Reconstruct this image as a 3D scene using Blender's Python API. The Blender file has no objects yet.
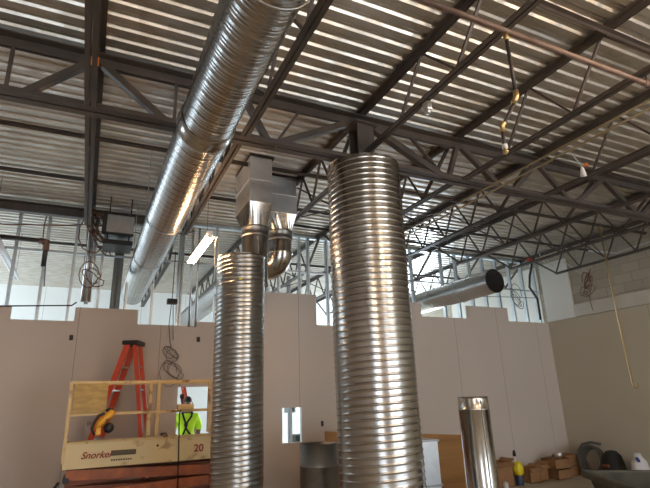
import bpy, bmesh, math, random
from mathutils import Vector, Matrix
random.seed(7)
PI = math.pi
scn = bpy.context.scene
col = scn.collection
FZ = -0.27          # floor height in working units (camera eye at 1.65); the whole place is rescaled at the end
YG = 4.7            # girder line
YW = 9.37           # partition line
XR = 11.13          # right wall
DZ = 5.10           # underside of the roof deck

# ---------------------------------------------------------------- materials
def mat(name, color, rough=.5, metal=0., noise=None, bump=None, emit=None, strength=1., spec=.5, aniso=0.):
    m = bpy.data.materials.new(name); m.use_nodes = True
    nt = m.node_tree; b = nt.nodes['Principled BSDF']
    b.inputs['Base Color'].default_value = (*color, 1)
    b.inputs['Roughness'].default_value = rough
    b.inputs['Metallic'].default_value = metal
    b.inputs['Specular IOR Level'].default_value = spec
    if emit:
        b.inputs['Emission Color'].default_value = (*emit, 1); b.inputs['Emission Strength'].default_value = strength
    tc = nt.nodes.new('ShaderNodeTexCoord')
    if noise:   # (scale, color2, amount[, stretch, (lo, hi)])
        sc_, c2, amt = noise[:3]
        st = noise[3] if len(noise) > 3 else (1, 1, 1)
        lo, hi = noise[4] if len(noise) > 4 else (.35, .65)
        mp = nt.nodes.new('ShaderNodeMapping'); mp.inputs['Scale'].default_value = st
        nz = nt.nodes.new('ShaderNodeTexNoise'); nz.inputs['Scale'].default_value = sc_; nz.inputs['Detail'].default_value = 6
        rp = nt.nodes.new('ShaderNodeValToRGB'); rp.color_ramp.elements[0].position = lo; rp.color_ramp.elements[1].position = hi
        rp.color_ramp.elements[0].color = (0, 0, 0, 1); rp.color_ramp.elements[1].color = (amt, amt, amt, 1)
        mx = nt.nodes.new('ShaderNodeMix'); mx.data_type = 'RGBA'
        mx.inputs[6].default_value = (*color, 1); mx.inputs[7].default_value = (*c2, 1)
        nt.links.new(tc.outputs['Object'], mp.inputs[0]); nt.links.new(mp.outputs[0], nz.inputs['Vector'])
        nt.links.new(nz.outputs['Fac'], rp.inputs[0]); nt.links.new(rp.outputs[0], mx.inputs[0])
        nt.links.new(mx.outputs[2], b.inputs['Base Color'])
    if bump:    # (scale, strength, distance)
        nb = nt.nodes.new('ShaderNodeTexNoise'); nb.inputs['Scale'].default_value = bump[0]; nb.inputs['Detail'].default_value = 4
        bp = nt.nodes.new('ShaderNodeBump'); bp.inputs['Strength'].default_value = bump[1]; bp.inputs['Distance'].default_value = bump[2]
        nt.links.new(tc.outputs['Object'], nb.inputs['Vector']); nt.links.new(nb.outputs['Fac'], bp.inputs['Height'])
        nt.links.new(bp.outputs[0], b.inputs['Normal'])
    return m

def galv(name, c1, c2, rough, vs=22., dr=.12, bumpy=.05, metal=1.):
    """spangled galvanised sheet"""
    m = mat(name, c1, rough, metal)
    nt = m.node_tree; b = nt.nodes['Principled BSDF']
    tc = nt.nodes.new('ShaderNodeTexCoord')
    vo = nt.nodes.new('ShaderNodeTexVoronoi'); vo.inputs['Scale'].default_value = vs
    nz = nt.nodes.new('ShaderNodeTexNoise'); nz.inputs['Scale'].default_value = 2.3; nz.inputs['Detail'].default_value = 5
    mx = nt.nodes.new('ShaderNodeMix'); mx.data_type = 'RGBA'
    mx.inputs[6].default_value = (*c1, 1); mx.inputs[7].default_value = (*c2, 1)
    ad = nt.nodes.new('ShaderNodeMath'); ad.operation = 'MULTIPLY_ADD'; ad.inputs[1].default_value = .45
    sp = nt.nodes.new('ShaderNodeSeparateColor')
    nt.links.new(tc.outputs['Object'], vo.inputs['Vector']); nt.links.new(tc.outputs['Object'], nz.inputs['Vector'])
    nt.links.new(vo.outputs['Color'], sp.inputs[0]); nt.links.new(sp.outputs[0], ad.inputs[0]); nt.links.new(nz.outputs['Fac'], ad.inputs[2])
    s2 = nt.nodes.new('ShaderNodeMath'); s2.operation = 'SUBTRACT'; s2.inputs[1].default_value = .22; s2.use_clamp = True
    nt.links.new(ad.outputs[0], s2.inputs[0])
    nt.links.new(s2.outputs[0], mx.inputs[0]); nt.links.new(mx.outputs[2], b.inputs['Base Color'])
    mr = nt.nodes.new('ShaderNodeMapRange'); mr.inputs[3].default_value = rough - dr / 2; mr.inputs[4].default_value = rough + dr
    nt.links.new(s2.outputs[0], mr.inputs[0]); nt.links.new(mr.outputs[0], b.inputs['Roughness'])
    bp = nt.nodes.new('ShaderNodeBump'); bp.inputs['Strength'].default_value = bumpy; bp.inputs['Distance'].default_value = .02
    nt.links.new(nz.outputs['Fac'], bp.inputs['Height']); nt.links.new(bp.outputs[0], b.inputs['Normal'])
    return m

def board_mat(name, c1, c2, axis, pitch=1.22, off=0.):
    """gypsum sheets with hairline joints at a regular pitch and faint screw rows"""
    m = mat(name, c1, .85)
    nt = m.node_tree; b = nt.nodes['Principled BSDF']
    tc = nt.nodes.new('ShaderNodeTexCoord'); sp = nt.nodes.new('ShaderNodeSeparateXYZ')
    nt.links.new(tc.outputs['Object'], sp.inputs[0])
    def line(sock, p, o, w):
        a = nt.nodes.new('ShaderNodeMath'); a.operation = 'ADD'; a.inputs[1].default_value = o; nt.links.new(sock, a.inputs[0])
        d = nt.nodes.new('ShaderNodeMath'); d.operation = 'DIVIDE'; d.inputs[1].default_value = p; nt.links.new(a.outputs[0], d.inputs[0])
        f = nt.nodes.new('ShaderNodeMath'); f.operation = 'FRACT'; nt.links.new(d.outputs[0], f.inputs[0])
        l = nt.nodes.new('ShaderNodeMath'); l.operation = 'LESS_THAN'; l.inputs[1].default_value = w / p; nt.links.new(f.outputs[0], l.inputs[0])
        return l.outputs[0]
    j = line(sp.outputs[axis], pitch, off, .012)
    nz = nt.nodes.new('ShaderNodeTexNoise'); nz.inputs['Scale'].default_value = .9; nz.inputs['Detail'].default_value = 5
    nt.links.new(tc.outputs['Object'], nz.inputs['Vector'])
    mx = nt.nodes.new('ShaderNodeMix'); mx.data_type = 'RGBA'
    mx.inputs[6].default_value = (*c1, 1); mx.inputs[7].default_value = (*c2, 1)
    nt.links.new(nz.outputs['Fac'], mx.inputs[0])
    m2 = nt.nodes.new('ShaderNodeMix'); m2.data_type = 'RGBA'
    m2.inputs[7].default_value = (c1[0] * .6, c1[1] * .58, c1[2] * .55, 1)
    nt.links.new(j, m2.inputs[0]); nt.links.new(mx.outputs[2], m2.inputs[6]); nt.links.new(m2.outputs[2], b.inputs['Base Color'])
    return m

def cmu_mat():
    m = mat('concrete_block', (.4, .38, .34), .9)
    nt = m.node_tree; b = nt.nodes['Principled BSDF']
    tc = nt.nodes.new('ShaderNodeTexCoord'); sp = nt.nodes.new('ShaderNodeSeparateXYZ'); cb = nt.nodes.new('ShaderNodeCombineXYZ')
    nt.links.new(tc.outputs['Object'], sp.inputs[0]); nt.links.new(sp.outputs[1], cb.inputs[0]); nt.links.new(sp.outputs[2], cb.inputs[1])
    br = nt.nodes.new('ShaderNodeTexBrick'); br.inputs['Scale'].default_value = 1.
    br.inputs['Brick Width'].default_value = .40; br.inputs['Row Height'].default_value = .2; br.inputs['Mortar Size'].default_value = .007
    br.inputs['Color1'].default_value = (.48, .44, .37, 1); br.inputs['Color2'].default_value = (.37, .34, .28, 1); br.inputs['Mortar'].default_value = (.31, .285, .24, 1)
    nt.links.new(cb.outputs[0], br.inputs['Vector']); nt.links.new(br.outputs['Color'], b.inputs['Base Color'])
    bp = nt.nodes.new('ShaderNodeBump'); bp.inputs['Strength'].default_value = .6; bp.inputs['Distance'].default_value = .01; bp.invert = True
    nt.links.new(br.outputs['Fac'], bp.inputs['Height']); nt.links.new(bp.outputs[0], b.inputs['Normal'])
    return m

M = {}
M['galv'] = galv('galvanised_spiral', (.56, .55, .52), (.44, .43, .405), .27, 22., .05, .0)
M['galv_dull'] = galv('galvanised_dull', (.42, .43, .44), (.32, .33, .34), .40, 22., .08, .0)
M['galv_left'] = galv('galvanised_spiral_grey', (.56, .56, .55), (.46, .46, .45), .33, 22., .05, .0)
M['galv'] = mat('galvanised_spiral', (.50, .50, .495), .25, 1., (1.3, (.40, .395, .38), .7, (1, 1, 1), (.3, .7)))
M['galv_left'] = mat('galvanised_spiral_grey', (.45, .45, .44), .29, 1., (1.5, (.36, .36, .35), .7, (1, 1, 1), (.3, .7)))
M['galv_box'] = galv('galvanised_plate', (.80, .84, .88), (.66, .70, .74), .34, 14, .1, .05, .8)
M['galv_smooth'] = galv('galvanised_smooth', (.6, .59, .57), (.48, .47, .45), .2, 30, .06, .05)
M['stud'] = galv('stud_galvanised', (.70, .76, .80), (.55, .61, .66), .42)
M['deck'] = galv('roof_deck_galvanised', (.72, .70, .67), (.52, .475, .40), .36, 5, .14, .05, .82)
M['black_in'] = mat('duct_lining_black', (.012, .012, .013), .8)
M['steel'] = mat('grey_primed_steel', (.078, .067, .063), .5, .2, (3., (.115, .095, .083), .8))
M['steel_green'] = mat('grey_column_steel', (.16, .18, .18), .5, .2)
M['rust_pipe'] = mat('brown_sprinkler_pipe', (.26, .19, .165), .5, .3, (6., (.16, .10, .08), .9))
M['dark_pipe'] = mat('dark_steel_pipe', (.05, .042, .042), .45, .4)
M['red_paint'] = mat('red_coupling', (.45, .05, .03), .5)
M['brass'] = mat('brass_sprinkler', (.55, .42, .22), .35, .9)
M['white_metal'] = mat('white_enamel', (.75, .75, .75), .4)
M['conduit'] = mat('conduit_tan', (.42, .36, .25), .4, .8)
M['emt'] = mat('emt_silver', (.7, .72, .74), .35, 1.)
M['gyp'] = board_mat('gypsum_back', (.62, .545, .485), (.57, .495, .435), 0, 1.22, .2)
M['gyp_r'] = board_mat('gypsum_right', (.58, .53, .43), (.53, .48, .38), 1, 3.6, 1.2)
M['gyp_white'] = mat('gypsum_white_strip', (.62, .61, .56), .8, 0, (2., (.5, .48, .42), .6))
M['gyp_far'] = board_mat('gypsum_far', (.78, .78, .76), (.72, .72, .69), 0, 1.22)
M['cmu'] = cmu_mat()
M['floor'] = mat('concrete_floor', (.50, .435, .33), .6, 0, (.9, (.40, .35, .26), .8), (40, .1, .01))
M['yellow'] = mat('worn_yellow_cream_paint', (.62, .46, .22), .55, 0, (7., (.22, .11, .05), .9, (1, 1, 1), (.55, .68)))
M['cream'] = mat('worn_cream_panel', (.66, .54, .30), .5, 0, (5., (.26, .14, .07), .9, (1, 1, 1.6), (.58, .72)))
M['placard'] = mat('placard_yellow', (.50, .34, .10), .55, 0, (9., (.34, .22, .07), .9, (1, 1, 3)))
M['orange'] = mat('scissor_orange', (.42, .12, .035), .5, 0, (6., (.2, .06, .03), .9))
M['orange_dk'] = mat('scissor_dark_orange', (.2, .06, .03), .6)
M['letter_red'] = mat('letter_dark_red', (.28, .035, .02), .5)
M['smudge'] = mat('dark_smudge', (.09, .075, .05), .7)
M['fibre_red'] = mat('ladder_red_fibreglass', (.62, .075, .03), .45)
M['alu'] = mat('aluminium', (.55, .55, .55), .4, .9)
M['black'] = mat('black_plastic', (.015, .015, .017), .45)
M['rubber'] = mat('black_rubber', (.02, .02, .02), .8)
M['tool_yellow'] = mat('tool_yellow', (.75, .38, .03), .4)
M['wood'] = mat('brown_board', (.33, .165, .045), .65, 0, (3., (.25, .12, .03), .9, (.4, 1, 4)))
M['timber'] = mat('pale_timber', (.45, .30, .14), .7)
M['card'] = mat('cardboard', (.36, .19, .085), .8, 0, (5., (.28, .14, .06), .8))
M['card_in'] = mat('cardboard_inside', (.22, .11, .05), .9)
M['bottle_y'] = mat('yellow_plastic', (.85, .68, .02), .35)
M['bottle_b'] = mat('navy_label', (.04, .05, .10), .4)
M['white'] = mat('white_plastic', (.7, .7, .72), .45)
M['blue'] = mat('blue_print', (.03, .05, .25), .5)
M['tub'] = mat('dark_green_plastic', (.022, .028, .019), .55, 0, (4., (.07, .075, .055), .8))
M['tub_rim'] = mat('worn_rim', (.11, .11, .09), .6, 0, (8., (.08, .08, .06), .9, (1, 1, 1)))
M['hose'] = mat('grey_hose', (.12, .125, .12), .6)
M['cable'] = mat('grey_cable', (.16, .15, .14), .6)
M['cable_brown'] = mat('brown_cable', (.17, .09, .06), .6)
M['cable_white'] = mat('white_cable', (.65, .65, .62), .5)
M['hivis'] = mat('hi_vis_yellow_green', (.62, .95, .03), .8, emit=None)
M['skin'] = mat('skin', (.20, .105, .07), .6)
M['hair'] = mat('dark_hair', (.02, .016, .014), .8)
M['jeans'] = mat('dark_trousers', (.03, .035, .06), .85)
M['strap'] = mat('webbing_black', (.012, .012, .014), .8)
M['strap_gold'] = mat('bare_metal_strap', (.72, .60, .36), .25, 1.)
M['tube_on'] = mat('lit_tube', (1, 1, 1), .5, emit=(1., .58, .28), strength=30)
M['bulb_on'] = mat('lit_bulb', (1, 1, 1), .5, emit=(1., .66, .33), strength=30)
M['outlet'] = mat('outlet_box', (.03, .03, .035), .6)
M['sticker'] = mat('yellow_sticker', (.8, .7, .05), .5)
M['tag'] = mat('white_tag', (.8, .8, .8), .6)
M['rag_orange'] = mat('orange_tag', (.8, .25, .05), .6)

# ---------------------------------------------------------------- mesh building
class MB:
    def __init__(s): s.bm = bmesh.new()
    def box(s, x0, y0, z0, x1, y1, z1, bev=0.):
        r = bmesh.ops.create_cube(s.bm, size=1.)
        vs = r['verts']
        bmesh.ops.scale(s.bm, vec=(abs(x1-x0), abs(y1-y0), abs(z1-z0)), verts=vs)
        bmesh.ops.translate(s.bm, vec=((x0+x1)/2, (y0+y1)/2, (z0+z1)/2), verts=vs)
        if bev:
            es = list({e for v in vs for e in v.link_edges})
            bmesh.ops.bevel(s.bm, geom=es, offset=bev, segments=2, affect='EDGES', profile=.5)
        return s
    def bar(s, p, q, w, h, up=(0, 0, 1)):
        p, q = Vector(p), Vector(q); d = q - p; L = d.length; d.normalize()
        u = Vector(up)
        if abs(d.dot(u)) > .99: u = Vector((0, 1, 0))
        side = d.cross(u).normalized(); u = side.cross(d)
        vs = []
        for t in (0, L):
            for a, b in ((-1, -1), (1, -1), (1, 1), (-1, 1)):
                vs.append(s.bm.verts.new(p + d*t + side*(a*w/2) + u*(b*h/2)))
        for f in ((3, 2, 1, 0), (4, 5, 6, 7), (0, 1, 5, 4), (1, 2, 6, 5), (2, 3, 7, 6), (3, 0, 4, 7)):
            s.bm.faces.new([vs[i] for i in f])
        return s
    def angle(s, p, q, w, t=.012, flip=1, up=(0, 0, 1), down=True):
        """one steel angle: horizontal leg and vertical leg"""
        p, q = Vector(p), Vector(q); d = (q-p).normalized(); u = Vector(up)
        side = d.cross(u).normalized() * flip
        sg = -1 if down else 1
        s.bar(p + side*w/2, q + side*w/2, w, t, up)
        s.bar(p + side*t/2 + u*sg*w/2, q + side*t/2 + u*sg*w/2, t, w, up)
        return s
    def tube(s, pts, r, n=10, cap=True, closed=False):
        pts = [Vector(p) for p in pts]; N = len(pts); rings = []
        prev = None
        for i, p in enumerate(pts):
            if closed: t = (pts[(i+1) % N] - pts[i-1]).normalized()
            elif i == 0: t = (pts[1]-p).normalized()
            elif i == N-1: t = (p-pts[-2]).normalized()
            else: t = ((pts[i+1]-p).normalized() + (p-pts[i-1]).normalized()).normalized()
            if prev is None:
                a = Vector((0, 0, 1)) if abs(t.z) < .9 else Vector((1, 0, 0))
                u = t.cross(a).normalized()
            else:
                u = (prev - t*prev.dot(t)).normalized()
            prev = u; v = t.cross(u)
            rr = r[i] if isinstance(r, (list, tuple)) else r
            rings.append([s.bm.verts.new(p + (u*math.cos(2*PI*k/n) + v*math.sin(2*PI*k/n))*rr) for k in range(n)])
        rng = range(N if closed else N-1)
        for i in rng:
            a, b = rings[i], rings[(i+1) % N]
            for k in range(n):
                f = s.bm.faces.new((a[k], a[(k+1) % n], b[(k+1) % n], b[k])); f.smooth = True
        if cap and not closed:
            s.bm.faces.new(rings[0][::-1]); s.bm.faces.new(rings[-1])
        return s
    def lathe(s, prof, n=32, origin=(0, 0, 0), axis='Z', smooth=True):
        rings = []
        o = Vector(origin)
        for r, h in prof:
            ring = []
            for k in range(n):
                a = 2*PI*k/n; c, sn = math.cos(a)*r, math.sin(a)*r
                v = {'Z': (c, sn, h), 'Y': (c, h, sn), 'X': (h, c, sn)}[axis]
                ring.append(s.bm.verts.new(o + Vector(v)))
            rings.append(ring)
        for a, b in zip(rings, rings[1:]):
            for k in range(n):
                f = s.bm.faces.new((a[k], a[(k+1) % n], b[(k+1) % n], b[k])); f.smooth = smooth
        return s
    def loft(s, rings, smooth=False, cap=False):
        R = [[s.bm.verts.new(Vector(p)) for p in ring] for ring in rings]
        n = len(R[0])
        for a, b in zip(R, R[1:]):
            for k in range(n):
                f = s.bm.faces.new((a[k], a[(k+1) % n], b[(k+1) % n], b[k])); f.smooth = smooth
        if cap: s.bm.faces.new(R[0][::-1]); s.bm.faces.new(R[-1])
        return s
    def face(s, pts):
        s.bm.faces.new([s.bm.verts.new(Vector(p)) for p in pts]); return s
    def build(s, name, m, parent=None, origin=None):
        bmesh.ops.recalc_face_normals(s.bm, faces=s.bm.faces[:])
        me = bpy.data.meshes.new(name)
        loc = Vector((0, 0, 0))
        if parent is None and origin is not None:
            loc = Vector(origin); bmesh.ops.translate(s.bm, vec=-loc, verts=s.bm.verts[:])
        elif parent is not None:
            w = Vector(parent['_o']) if '_o' in parent else Vector((0, 0, 0))
            bmesh.ops.translate(s.bm, vec=-w, verts=s.bm.verts[:])
        s.bm.to_mesh(me); s.bm.free()
        me.materials.append(m)
        o = bpy.data.objects.new(name, me); col.objects.link(o)
        if parent is not None:
            o.parent = parent; o['_o'] = list(parent['_o']) if '_o' in parent else [0., 0., 0.]
        else:
            o.location = loc; o['_o'] = list(loc)
        return o

def tag(o, label=None, cat=None, group=None, kind=None):
    if label: o['label'] = label
    if cat: o['category'] = cat
    if group: o['group'] = group
    if kind: o['kind'] = kind
    return o
def thing(name, loc, label, cat, group=None):
    o = bpy.data.objects.new(name, None); col.objects.link(o)
    o.location = loc; o['_o'] = list(loc); o.empty_display_size = .1
    return tag(o, label, cat, group)
def struct(o): o['kind'] = 'structure'; return o
def copy_tree(o, loc=None, label=None, parent=None):
    c = o.copy(); col.objects.link(c)
    if parent is not None: c.parent = parent
    if loc is not None: c.location = loc; c['_o'] = list(loc)
    if label: c['label'] = label
    for ch in list(o.children): copy_tree(ch, parent=c)
    return c
def bake(o):
    """turn modifiers or a text curve into plain mesh data"""
    dg = bpy.context.evaluated_depsgraph_get()
    me = bpy.data.meshes.new_from_object(o.evaluated_get(dg))
    return me

# ---------------------------------------------------------------- shell
mb = MB(); mb.box(-6, -6.3, FZ-.15, XR+.2, 16.7, FZ)
struct(mb.build('floor', M['floor']))

# fluted roof deck, flutes running along X
mb = MB(); pitch = .172; y = -6.2; pts = []
while y < 16.6:
    pts += [(y, DZ), (y+.070, DZ), (y+.092, DZ+.026), (y+.112, DZ+.026), (y+.115, DZ+.021), (y+.121, DZ+.021), (y+.124, DZ+.026), (y+.156, DZ+.026)]
    y += pitch
pts.append((y, DZ))
X0d = [-6.0, -2.35, 1.9, 5.2, 8.5, XR+.2]
for a, b in zip(X0d, X0d[1:]):
    dz = .0
    va = [mb.bm.verts.new((a, yy, z+dz)) for yy, z in pts]; vb = [mb.bm.verts.new((b, yy, z+dz)) for yy, z in pts]
    for i in range(len(pts)-1): mb.bm.faces.new((va[i], va[i+1], vb[i+1], vb[i]))
va = mb.box(-6, -6.3, DZ+.09, XR+.2, 16.7, DZ+.25)
struct(mb.build('ceiling', M['deck']))

# partition with stepped boards and two openings
segs = [(-5.6, -1.22, 3.27), (-1.22, -.29, 3.05), (-.29, .73, 3.29), (.73, 1.75, 3.03), (1.75, 2.95, 3.11), (2.95, 4.26, 3.77), (4.26, 5.5, 3.13),
        (5.5, 6.97, 3.74), (6.97, 8.32, 3.42), (8.32, 9.69, 3.74), (9.69, XR, 3.40)]
mb = MB()
for a, b, t in segs:
    cuts = []
    for (wx0, wx1, wz0, wz1) in ((1.50, 2.08, .9, 1.93), (3.48, 3.88, .87, 1.505)):
        x0, x1 = max(a, wx0), min(b, wx1)
        if x1 > x0: cuts.append((x0, x1, wz0, wz1))
    px = a
    for (x0, x1, z0, z1) in cuts:
        if x0 > px: mb.box(px, YW, FZ, x0, YW+.016, t)
        mb.box(x0, YW, FZ, x1, YW+.016, z0); mb.box(x0, YW, z1, x1, YW+.016, t)
        px = x1
    if px < b: mb.box(px, YW, FZ, b, YW+.016, t)
wb = struct(mb.build('wall_back', M['gyp']))
def stud(x, y0, z0, z1, d=.095, w=.042):
    m = MB(); t = .006
    m.box(x, y0, z0, x+t, y0+d, z1); m.box(x, y0, z0, x+w, y0+t, z1); m.box(x, y0+d-t, z0, x+w, y0+d, z1)
    return m
x = -5.4; i = 0
xs = []
while x < XR-.1:
    if not (1.50 < x+.02 < 2.06 or 3.46 < x < 3.9): xs.append(x)
    x += .452
for x in xs: stud(x, YW+.017, FZ, 3.35 if (1.98 < x < 2.53 or 6.93 < x < 7.5) else 3.8 if .46 < x < 1.05 else DZ-.02).build('stud', M['stud'], wb)
for x in (1.44, 2.09, 3.42, 3.89): stud(x, YW+.017, FZ, DZ-.02).build('stud', M['stud'], wb)
MB().box(-5.6, YW+.014, DZ-.07, XR, YW+.12, DZ-.01).build('top_track', M['stud'], wb)
MB().box(-5.6, YW+.03, 4.24, XR, YW+.06, 4.28).build('bridging_channel', M['stud'], wb)
m = MB(); m.box(1.48, YW+.017, 1.94, 2.1, YW+.11, 1.99); m.box(3.44, YW+.017, 1.51, 3.9, YW+.11, 1.56); m.box(3.44, YW+.017, .82, 3.9, YW+.11, .865); m.box(1.48, YW+.017, .84, 2.1, YW+.11, .89)
m.build('opening_header', M['stud'], wb)
# outlet boxes in the boards
def outlet(x, z, label, w=.06, h=.09):
    m = MB(); m.box(x-w/2, YW-.012, z-h/2, x+w/2, YW+.0, z+h/2, .004); m.box(x-w*.3, YW-.016, z-h*.32, x+w*.3, YW-.012, z+h*.32)
    tag(m.build('outlet_box', M['outlet'], origin=(x, YW, z)), label, 'electrical box', 'electrical boxes in the partition')

# right wall: block above, gypsum below
mb = MB(); mb.box(XR, -6.2, FZ, XR+.2, 16.7, DZ+.04); wr = struct(mb.build('wall_right', M['cmu']))
mb = MB(); mb.box(XR-.03, -6.2, FZ, XR-.002, YW-.002, 3.41); tag(mb.build('gypsum_sheet', M['gyp_r'], wr), 'beige gypsum board covering the lower right wall')
mb = MB(); mb.box(XR-.03, YW+.13, FZ, XR-.002, 13.2, 4.98); tag(mb.build('gypsum_sheet', M['gyp_far'], wr), 'white gypsum beyond the partition')
mb = MB()
for a, b in ((8.5, 6.35), (6.34, 4.9), (4.89, 2.0)): mb.box(XR-.045, b, 3.43, XR-.002, a, 3.73)
struct(mb.build('trim_1', M['gyp_white']))
mb = MB(); mb.box(XR-.05, 8.50, 3.42, XR-.002, YW-.01, 4.98, .004); tag(mb.build('gypsum_panel', M['gyp_far'], wr), 'tall white gypsum panel in the corner')
mb = MB(); mb.box(-6.2, -6.2, FZ, -6, 16.7, DZ+.04); struct(mb.build('wall_left', M['gyp']))
# far wall of the next room
mb = MB(); mb.box(-6, 16.4, FZ, XR, 16.6, DZ+.04); struct(mb.build('wall_far', M['gyp_far']))
# front wall with storefront openings behind the viewer
mb = MB(); ops = [(-3.6, -.8), (4.0, 6.2), (6.5, 8.5), (8.8, 10.8)]  # leftmost opening added to brighten the right wall
zb, zt = FZ+.1, 3.3
px = -6.
for a, b in ops:
    mb.box(px, -6.3, FZ, a, -6.1, DZ+.04); mb.box(a, -6.3, zt, b, -6.1, DZ+.04); mb.box(a, -6.3, FZ, b, -6.1, zb); px = b
mb.box(px, -6.3, FZ, XR, -6.1, DZ+.04)
struct(mb.build('wall_front', M['gyp']))
for i, (a, b) in enumerate(ops):
    m = MB(); c = (a+b)/2
    for q in (a+.03, c, b-.03): m.box(q-.03, -6.25, zb, q+.03, -6.17, zt)
    for z in (zb+.03, zt-.03): m.box(a, -6.25, z-.03, b, -6.17, z+.03)
    struct(m.build('window_%d' % (i+1), M['alu']))

# ---------------------------------------------------------------- girders and joists
def girder(Y, name, label, web, x0=-5.9, x1=XR-.01, zb=4.40):
    t = thing(name, (0, Y, zb), label, 'steel girder')
    m = MB()
    for f in (1, -1): m.angle((x0, Y+.012*-f, 5.01), (x1, Y+.012*-f, 5.01), .10, .014, f)
    m.build('top_chord', M['steel'], t)
    m = MB()
    for f in (1, -1): m.angle((x0, Y+.012*-f, zb), (x1, Y+.012*-f, zb), .085, .014, f, down=False)
    m.build('bottom_chord', M['steel'], t)
    for (xa, za, xb, zb_, w) in web:
        m = MB(); m.bar((xa, Y, za), (xb, Y, zb_), .03 if w < .06 else w, w, (0, 1, 0)); m.build('web_bar', M['steel'], t)
    return t
T, Bz = 4.96, 4.42
web = [(2.72, T, 1.66, Bz, .075), (2.0, T, 1.67, Bz, .04), (1.30, T, 1.60, Bz, .07), (-.18, T, .50, Bz, .07), (.56, T, .56, Bz, .04), (-.26, T, -.82, Bz, .07),
       (-.94, T, -.94, Bz, .04), (-1.72, T, -1.0, Bz, .07), (-1.8, T, -2.5, Bz, .07), (-3.25, T, -2.6, Bz, .07), (1.20, T, .62, Bz, .05),
       (2.93, T, 4.05, Bz, .085), (3.55, T, 4.08, Bz, .045), (4.36, T, 4.14, Bz, .06), (4.42, T, 5.1, Bz, .07), (5.87, T, 5.3, Bz, .07),
       (5.92, T, 6.5, Bz, .06), (7.38, T, 6.62, Bz, .07), (7.42, T, 8.1, Bz, .07), (8.9, T, 8.2, Bz, .07), (8.95, T, 9.6, Bz, .07), (10.4, T, 9.7, Bz, .07)]
girder(YG, 'joist_girder', 'long dark steel truss girder crossing the ceiling just above the big banded duct', web)
t = thing('roof_beam', (0, 9.18, 4.84), 'dark steel roof beam just in front of the partition line', 'steel beam')
m = MB(); m.box(-5.9, 9.11, 5.0, 1.25, 9.25, 5.016); m.box(-5.9, 9.11, 4.84, 1.25, 9.25, 4.856); m.box(-5.9, 9.174, 4.856, 1.25, 9.186, 5.0); m.build('beam', M['steel'], t)

def joist(ya, yb, X, label, zb, web_r=.013, panel=.62, ext=(False, False), group='bar joists'):
    t = thing('bar_joist', (X, ya, zb), label, 'steel joist', group)
    m = MB()
    for f in (1, -1): m.angle((X+.008*f, ya, 5.085), (X+.008*f, yb, 5.085), .062, .01, f)
    m.build('top_chord', M['steel'], t)
    w0 = .85; b0 = ya if ext[0] else (ya+.03 if ya == YG else ya+.85); b1 = yb if ext[1] else yb-(.03 if yb == YG else .85)
    m = MB()
    for f in (1, -1): m.angle((X+.008*f, b0, zb), (X+.008*f, b1, zb), .042, .01, f, down=False)
    m.build('bottom_chord', M['steel'], t)
    if not ext[0]: MB().bar((X, ya+.12, 5.04), (X, ya+.87, zb+.02), .03, .045, (1, 0, 0)).build('end_bar', M['steel'], t)
    if not ext[1]: MB().bar((X, yb-.12, 5.04), (X, yb-.87, zb+.02), .03, .045, (1, 0, 0)).build('end_bar', M['steel'], t)
    n = max(2, round((yb-ya-1.7)/(panel*1.55))); st = (yb-ya-1.7)/n
    for i in range(n):
        y0 = ya+.85+i*st
        MB().bar((X, y0, zb+.02), (X, y0+st/2, 5.05), .022, .03, (1, 0, 0)).build('web_bar', M['steel'], t)
        MB().bar((X, y0+st/2, 5.05), (X, y0+st, zb+.02), .022, .03, (1, 0, 0)).build('web_bar', M['steel'], t)
    return t
ords = {-4: 'fourth', -3: 'third', -2: 'second', -1: 'first', 1: 'first', 2: 'second', 3: 'third', 4: 'fourth', 5: 'fifth'}
protos = {}
for k in range(-4, 6):
    X = 2.82+k*1.525
    where = 'in line with the wrapped column' if k == 0 else '%s %s of the wrapped column' % (ords[k], 'left' if k < 0 else 'right')
    for key, ya, yb, zb, bay in (('a', -4.5, YG, 4.40, 'bay before the girder'), ('b', YG, 9.18, 4.45, 'bay just beyond the girder'), ('c', 9.18, 16.3, 4.45, 'bay past the partition')):
        lab = 'dark bar joist, %s, %s' % (bay, where)
        if key == 'a' and k == 0:
            joist(ya, yb, X, lab, 4.50, ext=(False, True)); continue
        if key == 'c' and k < -2: continue
        if key not in protos: protos[key] = joist(ya, yb, X, lab, zb, panel=.62 if key == 'a' else .5)
        else: copy_tree(protos[key], (X, ya, zb), lab)
# bridging angles across the joists
for Y, z, lab in ((2.35, 4.99, 'thin dark bridging angle across the nearest ceiling joists'), (6.35, 4.99, 'thin dark bridging angle just beyond the girder line'),
               (7.75, 4.99, 'thin dark bridging angle midway between girder and partition'), (11.3, 4.99, 'thin dark bridging angle beyond the partition')):
    m = MB(); m.angle((-5.9, Y, z), (XR-.02, Y, z), .045, .008)
    tag(m.build('bridging_angle', M['steel'], origin=(0, Y, z)), lab, 'steel angle', 'bridging angles')
# cross bridging rods between joists in the middle bay
for k in range(0, 5):
    X = 2.82+k*1.525
    for Y, nm in ((6.9, 'nearer'), (12.0, 'farther')):
        m = MB(); m.bar((X+.02, Y, 5.0), (X+1.5, Y, 4.47), .02, .02); m.bar((X+.02, Y+.025, 4.47), (X+1.5, Y+.025, 5.0), .02, .02)
        tag(m.build('cross_brace', M['steel'], origin=(X+.76, Y, 4.7)), 'thin crossed brace between joists, %s row, %s bay right of the column' % (nm, ['first', 'second', 'third', 'fourth', 'fifth'][k]), 'steel brace', 'crossed bridging braces')

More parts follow.
